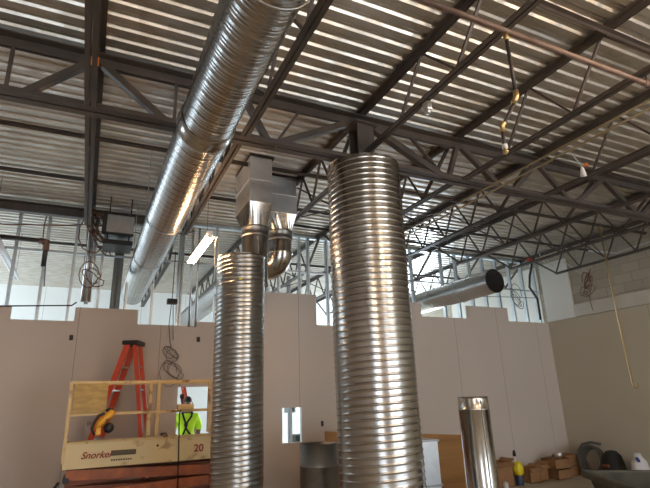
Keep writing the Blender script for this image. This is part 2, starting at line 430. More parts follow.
# ---------------------------------------------------------------- columns
def hcol(x, y, z0, z1, name, label, m_, w=.2):
    t = thing(name, (x, y, z0), label, 'steel column')
    m = MB(); m.box(x-w/2, y-w/2, z0, x+w/2, y-w/2+.016, z1); m.box(x-w/2, y+w/2-.016, z0, x+w/2, y+w/2, z1); m.box(x-.006, y-w/2, z0, x+.006, y+w/2, z1)
    m.build('shaft', m_, t)
    m = MB(); m.box(x-w*.75, y-w*.75, z0, x+w*.75, y+w*.75, z0+.02); m.build('base_plate', m_, t)
    m = MB(); m.box(x-w*.7, y-w*.7, z1, x+w*.7, y+w*.7, z1+.02); m.build('cap_plate', m_, t)
    return t
hcol(2.82, YG, FZ, 4.88, 'steel_column', 'grey steel column rising out of the big banded duct to the girder', M['steel'], .23)
hcol(.33, 9.62, FZ, DZ-.03, 'steel_column', 'grey-green steel column by the partition below the far end of the overhead duct', M['steel_green'], .16)

# ---------------------------------------------------------------- spiral ducts
def spiral(r, L, pitch, ribs, amp, seam=.0, axis='Z', n=72, per=5, wob=.0, rw=.28):
    """helically ribbed duct body, starting at the origin along the axis"""
    bm = bmesh.new(); rp = pitch/ribs; rows = int(L/(rp/per)); prev = None
    def rr(h, th):
        t = h/pitch - th/(2*PI)
        f = (t*ribs) % 1.
        b = max(0., 1-abs(f-.5)/rw); b = b*b*(3-2*b)
        s = t % 1.; sb = max(0., 1-abs(s-.5)/(.10)); sb = sb*sb*(3-2*sb)
        return r + amp*b + seam*sb + wob*math.sin(h*2.1+th)*.5 + wob*math.sin(h*5.3-2*th)*.5
    rings = []
    for i in range(rows+1):
        h = L*i/rows; ring = []
        for k in range(n):
            th = 2*PI*k/n; R = rr(h, th); c, s = R*math.cos(th), R*math.sin(th)
            ring.append(bm.verts.new((c, s, h) if axis == 'Z' else (c, h, s)))
        rings.append(ring)
    for a, b in zip(rings, rings[1:]):
        for k in range(n):
            f = bm.faces.new((a[k], a[(k+1) % n], b[(k+1) % n], b[k])); f.smooth = True
    m = MB(); m.bm.free(); m.bm = bm
    return m
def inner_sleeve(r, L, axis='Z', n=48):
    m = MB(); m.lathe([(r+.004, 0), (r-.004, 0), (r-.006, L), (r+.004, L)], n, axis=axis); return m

def place(mbx, name, m_, t, off):
    bmesh.ops.translate(mbx.bm, vec=Vector(off), verts=mbx.bm.verts[:])
    return mbx.build(name, m_, t)

# big banded duct round the column
az0, Rb = 30.9, .372*1.0
Rb = math.sin(math.radians(4.61))*math.hypot(2.815, 4.7)
t = thing('spiral_duct', (2.815, YG, FZ), 'tall wide banded galvanised duct wrapped round the middle column', 'duct')
place(spiral(Rb-.006, 4.32-FZ, .138, 2, .0075, .0, n=120, per=10, wob=.003, rw=.17), 'duct_body', M['galv'], t, (2.815, YG, FZ))
place(inner_sleeve(Rb-.02, 4.31-FZ), 'liner', M['black_in'], t, (2.815, YG, FZ+.005))
# left standing duct
XL, YL = 1.67, 6.0; Rl = math.sin(math.radians(2.83))*math.hypot(XL, YL)
t = thing('spiral_duct', (XL, YL, FZ), 'narrower banded galvanised duct standing left of the big column duct', 'duct')
place(spiral(Rl-.006, 3.43-FZ, .165, 3, .0065, .003, n=96, per=8, wob=.003, rw=.2), 'duct_body', M['galv_left'], t, (XL, YL, FZ))
place(inner_sleeve(Rl-.016, 3.42-FZ), 'liner', M['black_in'], t, (XL, YL, FZ+.005))
m = MB(); m.box(XL-.105, YL-Rl-.012, 3.06, XL-.075, YL-Rl+.03, 3.09); m.build('sticker', M['sticker'], t)

# overhead duct
OX, OZ = .775, 4.115
t = thing('spiral_duct', (OX, 3.6, OZ), 'long overhead spiral duct running away from upper left with a wide joint collar', 'duct')
place(spiral(.238, 4.55, .14, 4, .0032, .006, axis='Y', n=90, per=6, wob=.0008, rw=.22), 'duct_body', M['galv'], t, (OX, -.6, OZ))
place(spiral(.251, 7.9, .14, 4, .0032, .006, axis='Y', n=90, per=6, wob=.0008, rw=.22), 'duct_body', M['galv'], t, (OX, 4.12, OZ))
m = MB(); m.lathe([(.243, -.02), (.25, -.012), (.254, .0), (.262, .03), (.262, .15), (.266, .155), (.266, .175), (.258, .18)], 64, (OX, 3.95, OZ), 'Y'); m.build('joint_collar', M['galv_smooth'], t)
place(inner_sleeve(.236, 12.5, 'Y'), 'liner', M['black_in'], t, (OX, -.55, OZ))
for yy in (2.2, 6.6, 8.6):
    m = MB(); m.tube([(OX+math.cos(a)*.262, yy, OZ+math.sin(a)*.262) for a in [2*PI*i/40 for i in range(40)]], .006, 6, closed=True)
    m.bar((OX-.262, yy, OZ), (OX-.262, yy, DZ-.01), .012, .004); m.bar((OX+.262, yy, OZ), (OX+.262, yy, DZ-.01), .012, .004)
    m.build('hanger_strap', M['galv_dull'], t)

# right duct with open dark end, passing over the partition
RX, RZ = 7.24, 3.80
t = thing('spiral_duct', (RX, 7.2, RZ), 'round galvanised duct with a black open end poking out over the partition', 'duct')
place(spiral(.236, 6.3, .14, 4, .002, .004, axis='Y', n=72, per=5), 'duct_body', M['galv'], t, (RX, 7.22, RZ))
m = MB(); m.lathe([(.241, 0), (.243, -.01), (.23, -.012), (.229, 6.0)], 56, (RX, 7.22, RZ), 'Y'); m.build('liner', M['black_in'], t)
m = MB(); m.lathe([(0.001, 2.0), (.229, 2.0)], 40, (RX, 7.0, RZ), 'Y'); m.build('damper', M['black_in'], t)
for yy in (8.2, 11.0):
    m = MB(); m.bar((RX-.25, yy, RZ), (RX-.25, yy, DZ-.01), .012, .004); m.bar((RX+.25, yy, RZ), (RX+.25, yy, DZ-.01), .012, .004)
    m.tube([(RX+math.cos(a)*.25, yy, RZ+math.sin(a)*.25) for a in [PI+PI*i/20 for i in range(21)]], .006, 6)
    m.build('hanger_strap', M['galv_dull'], t)

# ---------------------------------------------------------------- roof drops: plenum > transition > collar > pipe
def rect_ring(x0, x1, y0, y1, z, n=32):
    out = []
    per = n//4
    cs = [(x0, y0), (x1, y0), (x1, y1), (x0, y1)]
    for i in range(4):
        a, b = cs[i], cs[(i+1) % 4]
        for k in range(per): out.append((a[0]+(b[0]-a[0])*k/per, a[1]+(b[1]-a[1])*k/per, z))
    return out
def circ_ring(cx, cy, r, z, n=32):
    return [(cx+r*math.cos(-3*PI/4+2*PI*k/n), cy+r*math.sin(-3*PI/4+2*PI*k/n), z) for k in range(n)]
def drop(x0, x1, y0, y1, zt, zb, cx, cy, r, zr, zc, zp, label, flange=True):
    zt = DZ-.04
    t = thing('supply_drop', (cx, cy, zp), label, 'duct', 'supply drops from the roof')
    m = MB(); m.loft([rect_ring(x0, x1, y0, y1, zt), rect_ring(x0, x1, y0, y1, zb)])
    m.box(x0-.006, y0-.006, zb-.012, x1+.006, y0, zb+.03)
    m.box(x0-.012, y0-.012, zb+(zt-zb)*.48, x1+.012, y1+.012, zb+(zt-zb)*.48+.02)
    m.build('plenum', M['galv_box'], t)
    m = MB(); m.box(x0-.01, y0-.02, zt, x1+.03, y1+.02, zt+.035); m.build('flange', M['dark_pipe'], t)
    m = MB(); m.loft([rect_ring(x0, x1, y0, y1, zb), circ_ring(cx, cy, r+.004, zr)]); m.build('transition', M['galv_smooth'], t)
    m = MB(); m.lathe([(r+.004, zr-FZ), (r+.012, zr-.01-FZ), (r+.012, zr-.03-FZ), (r+.004, zr-.04-FZ), (r+.004, zc+.04-FZ), (r+.012, zc+.03-FZ), (r+.012, zc+.01-FZ), (r, zc-FZ)], 40, (cx, cy, FZ)); m.build('collar', M['galv_dull'], t)
    m = MB(); m.lathe([(r, zc-FZ), (r, zp+.03-FZ), (r+.008, zp+.02-FZ), (r+.008, zp-FZ), (r-.004, zp-FZ)], 40, (cx, cy, FZ)); m.build('round_pipe', M['galv_smooth'], t)
    return t
t1 = drop(1.84, 2.17, 6.22, 6.98, 5.03, 4.37, 2.01, 6.50, .19, 4.05, 3.90, 3.2, 'rectangular roof duct narrowing to a round pipe, directly above the narrower standing duct')
t2 = drop(2.30, 2.76, 6.72, 7.2, 5.03, 4.46, 2.56, 6.95, .19, 4.20, 4.04, 3.83, 'wider roof duct with a white tag, right of its twin, elbowing into a spiral run')
m = MB(); m.bar((2.50, 6.735, 4.36), (2.56, 6.735, 4.36), .012, .055, (0, -.3, 1)); m.build('tag_sticker', M['tag'], t2)
# segmented elbow and run to the next room
m = MB(); pts = [(2.56, 6.95, 3.86), (2.555, 6.96, 3.79), (2.53, 7.01, 3.71), (2.47, 7.11, 3.665), (2.40, 7.25, 3.69), (2.33, 7.4, 3.75), (2.28, 7.54, 3.79)]
m.tube(pts, [.193, .195, .20, .205, .212, .22, .23], 40, cap=False); e = m.build('elbow', M['galv_smooth'], t2)
place(spiral(.230, 6.4, .14, 4, .0025, .005, axis='Y', n=64, per=5), 'spiral_run', M['galv'], t2, (2.28, 7.5, 3.79))
m = MB(); m.lathe([(.230, 0), (.242, .01), (.242, .05), (.232, .06)], 48, (2.28, 7.5, 3.79), 'Y'); m.build('collar', M['galv_dull'], t2)

# far dark box over the overhead duct's end
t = thing('duct_heater', (.33, 8.75, 4.5), 'dark-sided metal duct box tucked under the deck left of the overhead duct', 'duct box')
m = MB(); m.box(.02, 8.5, 4.42, .48, 9.0, 4.74, .01); m.build('housing', M['galv_dull'], t)
m = MB(); m.box(-.02, 8.47, 4.38, .05, 8.52, 4.78); m.box(.0, 8.47, 4.38, .48, 8.50, 4.42); m.box(.02, 8.5, 4.22, .48, 9.02, 4.30); m.build('frame', M['black'], t)
m = MB(); m.bar((.08, 8.6, 4.25), (.08, 8.6, DZ), .02, .02); m.bar((.42, 8.6, 4.25), (.42, 8.6, DZ), .02, .02); m.build('hanger', M['dark_pipe'], t)

# ---------------------------------------------------------------- standing short pipes
def pol(az, d): a = math.radians(az); return d*math.sin(a), d*math.cos(a)
x, y = pol(41.19, 6.6); r = math.sin(math.radians(1.6))*6.6
t = thing('sheet_metal_pipe', (x, y, FZ), 'short shiny smooth pipe standing upright right of the big column duct', 'pipe')
h = 1.615-FZ
m = MB(); m.lathe([(r*.99, 0), (r, .01), (r, h*.42), (r+.003, h*.42+.006), (r, h*.42+.012), (r, h-.16), (r+.004, h-.155), (r+.004, h-.14), (r, h-.135), (r*.985, h-.03), (r*.98, h), (r*.965, h), (r*.965, h-.5)], 64, (x, y, FZ)); m.build('pipe_body', M['galv_smooth'], t)
m = MB(); m.box(x-.045, y-r-.006, FZ+.02, x-.035, y-r+.02, FZ+h-.04); m.build('seam', M['galv_smooth'], t)
x, y = pol(24.29, 6.3); r = math.sin(math.radians(2.05))*6.3; h = 1.145-FZ
t = thing('sheet_metal_pipe', (x, y, FZ), 'short dark grey pipe standing between the two banded ducts below the small opening', 'pipe')
m = MB(); m.lathe([(r, 0), (r, h-.25), (r+.006, h-.245), (r+.006, h-.23), (r, h-.225), (r, h), (r-.012, h), (r-.012, h-.6)], 48, (x, y, FZ)); m.build('pipe_body', M['galv_dull'], t)
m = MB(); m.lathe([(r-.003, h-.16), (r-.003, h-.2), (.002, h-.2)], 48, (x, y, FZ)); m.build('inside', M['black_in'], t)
# rectangular duct piece on end
t = thing('rectangular_duct_piece', (4.55, 6.5, FZ), 'pale rectangular duct section standing on end beside the big column duct', 'duct piece')
m = MB(); x0, x1, y0, y1 = 4.25, 4.76, 6.3, 6.75; zz = 1.03
for (a, b, c, d) in ((x0, y0, x1, y0+.01), (x0, y1-.01, x1, y1), (x0, y0, x0+.01, y1), (x1-.01, y0, x1, y1)): m.box(a, b, FZ, c, d, zz)
m.build('sleeve', M['galv_box'], t)
m = MB()
for z in (zz-.015, .42, FZ+.015):
    m.box(x0-.02, y0-.02, z-.012, x1+.02, y0, z+.012); m.box(x1, y0-.02, z-.012, x1+.02, y1+.02, z+.012); m.box(x0-.02, y1, z-.012, x1+.02, y1+.02, z+.012); m.box(x0-.02, y0, z-.012, x0, y1, z+.012)
m.build('flange', M['galv_dull'], t)
# plywood / brown board leaning behind
t = thing('board_stack', (4.8, 7.5, FZ), 'brown wooden board standing on edge behind the short pipes', 'board')
m = MB(); m.loft([[(3.46, 7.25, FZ), (6.15, 7.25, FZ), (6.15, 7.28, FZ), (3.46, 7.28, FZ)], [(3.46, 7.40, 1.16), (6.15, 7.40, .96), (6.15, 7.43, .96), (3.46, 7.43, 1.16)]], cap=True); m.build('board', M['wood'], t)
m = MB(); m.bar((3.6, 7.44, 1.0), (3.6, 8.0, FZ+.03), .05, .09); m.bar((5.9, 7.44, .85), (5.9, 8.0, FZ+.03), .05, .09); m.build('prop', M['timber'], t)

# ---------------------------------------------------------------- pipes and conduits
t = thing('sprinkler_main', (2.6, 2.13, 4.26), 'brownish sprinkler pipe crossing the upper right corner below the joists', 'pipe')
PZ = 4.30
m = MB(); m.tube([(1.12, 2.17, PZ), (XR-.1, 2.17, PZ)], .022, 14); m.build('pipe_run', M['rust_pipe'], t)
for xx in (1.4, 4.35): m = MB(); m.lathe([(.022, -.03), (.032, -.03), (.032, .03), (.022, .03)], 14, (xx, 2.17, PZ), 'X'); m.build('coupling', M['rust_pipe'], t)
for xx in (1.30, 4.38, 7.42):
    m = MB(); m.tube([(xx, 2.17+math.cos(a)*.03, PZ+math.sin(a)*.03) for a in [2*PI*i/16 for i in range(16)]], .004, 5, closed=True); m.bar((xx, 2.17, PZ+.03), (xx, 2.17, 4.42), .008, .008); m.build('hanger', M['dark_pipe'], t)
t = thing('sprinkler_drop', (2.64, 2.17, 3.3), 'sprinkler drop with brass fittings hanging from the brown pipe at upper centre', 'sprinkler')
m = MB(); m.tube([(2.64, 2.17, PZ), (2.64, 2.17, 3.74)], .014, 12); m.build('drop_pipe', M['dark_pipe'], t)
m = MB(); m.tube([(2.64, 2.17, 3.70), (2.61, 2.29, 3.55), (2.60, 2.31, 3.52)], .014, 12); m.tube([(2.60, 2.31, 3.52), (2.60, 2.31, 3.35)], .013, 12); m.build('swing_arm', M['dark_pipe'], t)
m = MB(); m.lathe([(.001, .06), (.022, .06), (.022, .01), (.016, 0), (.001, 0)], 14, (2.64, 2.17, 4.21)); m.build('tee', M['brass'], t); m = MB(); m.tube([(2.64, 2.17, 3.76), (2.64, 2.17, 3.715), (2.635, 2.18, 3.69), (2.627, 2.2, 3.67)], .021, 12); m.build('elbow', M['brass'], t); m = MB(); m.tube([(2.61, 2.285, 3.56), (2.602, 2.305, 3.54), (2.60, 2.31, 3.48)], .021, 12); m.build('elbow', M['brass'], t)
m = MB(); m.lathe([(.001, .075), (.018, .075), (.018, .06), (.012, .05), (.012, .035), (.022, .03), (.022, .015), (.008, .01), (.008, 0), (.001, -.0)], 14, (2.60, 2.31, 3.30)); m.build('sprinkler_head', M['brass'], t)
m = MB(); m.lathe([(.001, .055), (.021, .05), (.021, .02), (.001, .015)], 12, (2.60, 2.31, 3.33)); m.build('plug', M['white'], t)
# smaller fitting on joist at left of it
t = thing('beam_clamp', (2.82, 3.3, 4.45), 'silver bracket clamped on the joist above the big column duct', 'bracket')
m = MB(); m.box(2.80, 3.36, 4.38, 2.87, 3.44, 4.47, .01); m.lathe([(.001, .0), (.03, .0), (.03, .05), (.001, .05)], 12, (2.835, 3.4, 4.34)); m.build('clamp_body', M['emt'], t)

def pipe(name, pts, r, m_, label, cat='pipe', n=10, group=None):
    o = MB().tube(pts, r, n).build(name, m_, origin=pts[0]); tag(o, label, cat, group); return o
t = thing('sprinkler_branch', (8, 9.0, 5.0), 'dark pipe along the partition top ending at a red fitting and dropping right', 'pipe')
m = MB(); m.tube([(2.98, 8.5, 4.97), (9.8, 8.5, 4.83)], .028, 12); m.build('pipe_run', M['dark_pipe'], t)
m = MB(); m.tube([(9.8, 8.5, 4.83), (9.9, 8.55, 4.72), (10.05, 8.8, 4.5), (10.2, 9.0, 4.25), (10.65, 9.2, 4.0), (10.7, 9.25, 3.45)], .03, 12); m.build('drop_pipe', M['dark_pipe'], t)
m = MB(); m.lathe([(.001, -.11), (.045, -.11), (.045, .11), (.001, .11)], 14, (9.8, 8.5, 4.83), 'X'); m.build('coupling', M['red_paint'], t)
t = thing('sprinkler_branch', (-1.2, 9.0, 4.35), 'dark pipe at far left with a red-brown elbow turned down', 'pipe')
m = MB(); m.tube([(-4.5, 8.9, 4.36), (-.88, 8.9, 4.28), (-.82, 8.9, 4.2), (-.82, 8.9, 3.85)], .04, 12); m.build('pipe_run', M['dark_pipe'], t)
m = MB(); m.tube([(-.93, 8.9, 4.28), (-.82, 8.9, 4.27), (-.82, 8.9, 4.12)], .055, 12); m.build('elbow', M['cable_brown'], t)
pipe('conduit', [(-2.9, 9.25, 3.06), (-2.0, 9.25, 3.2), (-.35, 9.28, 3.30), (-.28, 9.28, 3.36)], .012, M['dark_pipe'], 'thin black conduit across the gap above the left boards', 'conduit')
for dx, z, lab in ((0, 4.31, 'left'), (.13, 4.30, 'right')):
    pipe('conduit', [(4.67+dx, -1.0, z), (4.67+dx, 5.6+dx*2, z), (4.7+dx, 8.8, z+.1)], .013, M['conduit'], 'long tan conduit running away under the right joists, %s one of the pair' % lab, 'conduit', group='tan conduits')
pipe('conduit', [(XR-.12, 5.4, 4.78), (XR-.12, 6.2, 4.74), (XR-.2, 7.0, 4.68), (XR-.3, 7.6, 4.9)], .022, M['emt'], 'bright silver conduit bending along the top of the block wall', 'conduit')
for dx, lab in ((0, 'left'), (.09, 'right')):
    pipe('conduit', [(-.19+dx, 9.15, 3.35), (-.19+dx, 9.15, 4.95)], .036, M['emt'], 'upright silver conduit riser at left, above the boards, %s of two' % lab, 'conduit', 10, 'silver risers')
for X, Y, Z0, lab in ((1.62, 9.3, 3.0, 'thin silver riser left of the diagonal duct'), (1.74, 9.3, 3.0, 'thin silver riser nearest the diagonal duct')):
    pipe('conduit', [(X, Y, Z0), (X, Y, 4.35), (X-.0, Y, 4.95)], .022, M['emt'], lab, 'conduit', 8, 'silver risers')

# strip light off (far left), lit light
def strip(x, y0, y1, z, label, on, w=.075):
    t = thing('strip_light', (x, (y0+y1)/2, z), label, 'light fixture')
    m = MB(); m.box(x-w/2, y0, z+.02, x+w/2, y1, z+.065, .004); m.build('housing', M['white_metal'], t)
    for s in (-1, 1): MB().tube([(x+s*.034, y0+.03, z-.012), (x+s*.034, y1-.03, z-.012)], .017, 12).build('tube', M['tube_on'] if on else M['white'], t)
    m = MB()
    for yy in (y0+.01, y1-.03): m.box(x-w/2, yy, z-.018, x+w/2, yy+.02, z+.02)
    m.build('socket', M['white_metal'], t)
    for yy in (y0+.2, y1-.2): m = MB(); m.tube([(x, yy, z+.06), (x, yy, DZ-.001)], .004, 5); m.build('hanger_wire', M['cable'], t)
    return t
tl = strip(1.20, 5.72, 7.0, 3.60, 'lit twin-tube strip light hanging left of the roof drops', True, .06)
m = MB(); m.tube([(1.2+.09, 5.75+.1*math.sin(a), 3.42+.2*math.cos(a)) for a in [.2+i*5.6/24 for i in range(25)]], .005, 6); m.build('cord', M['cable_white'], tl)
strip(-1.50, 8.2, 11.5, 4.2, 'unlit white strip light at the far left edge', False)

# unseen warm bulbs added for gold reflections on the ducts
def bulb(x, y, z, label, e):
    t = thing('added_bulb', (x, y, z), label, 'added light', 'added warm bulbs')
    m = MB(); m.lathe([(.001, -.07), (.03, -.06), (.042, -.03), (.036, 0), (.018, .03), (.016, .04)], 16, (x, y, z)); m.build('bulb', M['bulb_on'], t)
    m = MB(); m.lathe([(.001, .1), (.02, .1), (.024, .04), (.016, .035)], 14, (x, y, z)); m.tube([(x, y, z+.1), (x, y, DZ-.02)], .005, 6); m.build('socket', M['black'], t)
    m = MB()
    for k in range(6):
        a = 2*PI*k/6; m.tube([(x+.025*math.cos(a), y+.025*math.sin(a), z+.05), (x+.07*math.cos(a), y+.07*math.sin(a), z-.02), (x+.05*math.cos(a), y+.05*math.sin(a), z-.09), (x, y, z-.11)], .003, 5)
    m.build('cage', M['tool_yellow'], t)
    L = bpy.data.lights.new('bulb_light', 'POINT'); L.energy = e; L.color = (1, .70, .42); L.shadow_soft_size = .06
    o = bpy.data.objects.new('bulb_light', L); col.objects.link(o); o.location = (x, y, z-.14)
bulb(.3, -2.2, 3.9, 'added unseen caged bulb hanging behind the viewer', 70)
bulb(3.4, .4, 4.2, 'added caged bulb hanging ahead and right of the viewer, out of frame', 30)
bulb(5.6, -.8, 4.1, 'added unseen caged bulb hanging right of the viewer', 60)

# ---------------------------------------------------------------- scissor lift
LY = 7.7
lx0, lx1 = -.17, 2.30; ly1 = LY+.58
t = thing('scissor_lift', (1.0, LY+.4, FZ), 'worn yellow and orange scissor lift parked against the partition at left', 'lift')
pf = MB(); pf.box(lx0, LY, .875, lx1, LY+.03, 1.19, .006); pf.box(lx0, ly1-.03, .875, lx1, ly1, 1.19); pf.box(lx0, LY+.03, .875, lx0+.03, ly1-.03, 1.19); pf.box(lx1-.03, LY+.03, .875, lx1, ly1-.03, 1.19)
pf.box(lx0+.03, LY+.03, .90, lx1-.03, ly1-.03, .94)
pf = pf.build('platform', M['cream'], t)
m = MB(); m.box(lx0-.005, LY-.012, 1.18, lx1, LY+.035, 1.205); m.build('toe_edge', M['yellow'], pf)
def text(s, size, loc, m_, parent, shear=0., bold=.0):
    cu = bpy.data.curves.new('t', 'FONT'); cu.body = s; cu.size = size; cu.shear = shear; cu.extrude = .002; cu.offset = bold
    o = bpy.data.objects.new('lettering', cu); col.objects.link(o)
    o.rotation_euler = (PI/2, 0, 0); o.location = loc
    bpy.context.view_layer.update()
    me = bake(o); me.transform(o.matrix_world)
    w = Vector(parent['_o']); me.transform(Matrix.Translation(-w))
    bpy.data.objects.remove(o); me.materials.clear(); me.materials.append(m_)
    ob = bpy.data.objects.new('lettering', me); col.objects.link(ob); ob.parent = parent; ob['_o'] = list(w); return ob
text('Snorkel', .118, (.035, LY-.014, .995), M['letter_red'], pf, .35, .0025)
text('20', .14, (1.50, LY-.014, .985), M['letter_red'], pf, 0, .003)
m = MB(); m.box(.40, LY-.014, 1.01, .72, LY-.0, 1.075, .01); m.build('dark_smear', M['smudge'], pf)
m = MB()
for i in range(9): m.box(.41+i*.03, LY-.013, .945, .43+i*.03, LY-.0, .965)
m.build('small_print', M['smudge'], pf)
m = MB(); m.lathe([(.001, -.01), (.016, -.01), (.016, 0), (.001, 0)], 14, (1.0, LY-.003, 1.10), 'Y'); m.build('bolt', M['black'], pf)
def rail(m, y, xa, xb, z, s=.032): m.bar((xa, y, z), (xb, y, z), s, s)
gr = MB(); yf = LY+.015
rail(gr, yf, lx0, lx1, 1.965, .038); rail(gr, yf, lx0, lx1, 1.55, .034)
gr.bar((lx0, yf, .95), (lx0, yf, 1.98), .04, .04); gr.bar((lx1, yf, .95), (lx1, yf, 1.98), .04, .04)
gr.build('guardrail', M['yellow'], t)
gb = MB(); rail(gb, ly1-.015, lx0, lx1, 1.965, .034); rail(gb, ly1-.015, lx0, lx1, 1.55, .03)
for xx in (lx0, .9, lx1): gb.bar((xx, ly1-.015, .95), (xx, ly1-.015, 1.97), .035, .035)
for xx in (lx0, lx1):
    for z in (1.965, 1.55): gb.bar((xx, LY, z), (xx, ly1, z), .034, .034)
gb.build('guardrail', M['yellow'], t)
MB().bar((.86, yf, 1.24), (.86, yf, 1.96), .045, .04).build('rail_post', M['yellow'], t)
MB().bar((.97, yf, 1.24), (.97, yf, 1.96), .05, .04).build('rail_post', M['yellow'], t)
MB().bar((1.70, yf, 1.24), (1.70, yf, 1.96), .04, .04).build('rail_post', M['yellow'], t)
m = MB(); m.box(-.13, yf-.03, 1.57, .29, yf-.022, 1.95, .003); m.build('placard', M['placard'], t)
m = MB(); m.box(1.24, yf-.06, 1.56, 1.47, yf+.05, 1.64, .01); cb = m.build('control_box', M['yellow'], t)
m = MB(); m.tube([(1.31, yf, 1.64), (1.30, yf, 1.70), (1.30, yf, 1.75)], [.012, .014, .02], 10); m.lathe([(.001, 0), (.03, .0), (.032, .05), (.001, .07)], 12, (1.30, yf, 1.72)); m.build('joystick', M['black'], cb)
m = MB(); m.tube([(1.30, yf-.03, 1.62), (1.27, yf-.04, 1.5), (1.28, LY-.03, 1.2), (1.29, LY-.03, .9), (1.30, LY-.03, .4)], .009, 8); m.build('control_cable', M['black'], t)
m = MB(); m.box(1.06, yf-.01, 1.205, 1.13, yf+.03, 1.25, .01); m.build('latch', M['cable_brown'], t)
# scissor stack and chassis
for i, z in enumerate((.76, .57, .38, .20)):
    m = MB()
    za, zb_ = z+.045, z-.045
    for yy in (LY+.06, ly1-.06):
        m.bar((lx0+.05, yy, za if i % 2 == 0 else zb_), (lx1-.05, yy, zb_ if i % 2 == 0 else za), .05, .125)
    m.build('scissor_arm', M['orange'] if i % 2 == 0 else M['orange'], t)
    m = MB()
    for yy in (LY+.125, ly1-.125): m.bar((lx0+.05, yy, zb_ if i % 2 == 0 else za), (lx1-.05, yy, za if i % 2 == 0 else zb_), .05, .10)
    m.build('scissor_arm', M['orange_dk'], t)
m = MB(); m.tube([(lx0+.06, LY+.02, .74), (lx0+.06, ly1-.02, .74)], .04, 14); m.tube([(lx0-.02, LY+.1, .72), (lx0-.09, LY+.05, .62), (lx0-.08, LY+.05, .45), (lx0+.02, LY+.05, .42)], .02, 10); m.build('hydraulic_hose', M['black'], t)
m = MB(); m.box(lx0, LY+.02, -.14, lx1, ly1-.02, .10, .02); m.build('chassis', M['orange'], t)
for xx in (.2, 1.95):
    for yy in (LY-.02, ly1-.08): m = MB(); m.lathe([(.001, 0), (.10, 0), (.15, .01), (.155, .05), (.15, .09), (.10, .10), (.001, .10)], 28, (xx, yy, FZ+.155), 'Y'); m.build('wheel', M['rubber'], t)
# tool hung on rail
TC = Vector((.27, LY-.06, 1.45)); q8 = lambda p: tuple(TC + Vector(p)*.82)
t = thing('power_tool', tuple(TC), 'yellow and black power tool hanging on the lift guardrail left of centre', 'tool')
m = MB(); m.tube([q8((.13, 0, .17)), q8((.10, 0, .11)), q8((.03, 0, .06)), q8((-.05, 0, -.02)), q8((-.10, 0, -.12))], [.035, .052, .048, .055, .03], 14); m.box(TC.x-.09, TC.y-.035, TC.z-.17, TC.x-.02, TC.y+.035, TC.z-.07, .012); m.build('body', M['tool_yellow'], t)
m = MB(); m.tube([q8((.0, -.01, .13)), q8((-.08, -.01, .10)), q8((-.14, -.01, .0)), q8((-.17, -.01, -.10)), q8((-.12, -.01, -.2))], .017, 10); m.tube([q8((.02, 0, .17)), q8((.12, 0, .21))], .02, 10); m.build('handle', M['black'], t)
m = MB(); m.lathe([(.001, -.03), (.06, -.03), (.068, 0), (.06, .03), (.001, .03)], 24, q8((.085, -.03, -.10)), 'Y'); m.build('guard_disc', M['black'], t)
m = MB(); m.box(TC.x-.02, TC.y-.045, TC.z+.0, TC.x+.05, TC.y-.02, TC.z+.06, .01); m.box(TC.x-.20, TC.y-.03, TC.z-.04, TC.x-.15, TC.y+.02, TC.z+.01, .01); m.build('battery', M['cable_brown'], t)

# ---------------------------------------------------------------- step ladders
def ladder(x, y, zt, z0, wtop, spread_l, spread_r, label, rot=0.):
    """step ladder seen from the side: front rails + back rails"""
    t = thing('step_ladder', (x, y, z0), label, 'ladder', None)
    dy0, dy1 = .15, .26
    for s in (-1, 1):
        MB().bar((x-.05, y+s*dy0, zt-.03), (x-spread_l, y+s*dy1, z0+.02), .035, .085, (1, 0, .2)).build('front_rail', M['fibre_red'], t)
        MB().bar((x+.06, y+s*dy0*.9, zt-.03), (x+spread_r, y+s*dy1*.85, z0+.02), .03, .06, (1, 0, .2)).build('rear_rail', M['fibre_red'], t)
    n = 8
    for i in range(1, n):
        f = i/n; xx = x-.05-(spread_l-.05)*f; z = zt-.03-(zt-z0-.05)*f; d = dy0+(dy1-dy0)*f
        MB().box(xx-.045, y-d, z-.012, xx+.045, y+d, z+.012).build('step', M['alu'], t)
        xx = x+.06+(spread_r-.06)*f; d *= .88
        m = MB(); m.tube([(xx, y-d, z), (xx, y+d, z)], .014, 8); m.build('rear_rung', M['alu'], t)
    m = MB(); m.bar((x-spread_l*.55, y-.25, z0+(zt-z0)*.45), (x+spread_r*.55, y-.24, z0+(zt-z0)*.45), .008, .025); m.build('spreader', M['alu'], t)
    m = MB(); m.box(x-.13, y-dy0-.04, zt-.04, x+.13, y+dy0+.04, zt+.03, .012); m.build('top_cap', M['black'], t)
    for xx, d in ((x-spread_l, dy1), (x+spread_r, dy1*.85)):
        for s in (-1, 1): MB().box(xx-.05, y+s*d-.03, z0, xx+.05, y+s*d+.03, z0+.05).build('foot', M['rubber'], t)
    t.rotation_euler.z = rot
    return t
ladder(.65, 8.72, 2.62, FZ, .2, .86, .5, 'tall red step ladder with black top standing behind the yellow lift', math.radians(-22))
ladder(2.03, 12.6, 2.35, FZ, .2, .5, .55, 'red ladder in the bright room behind the worker')

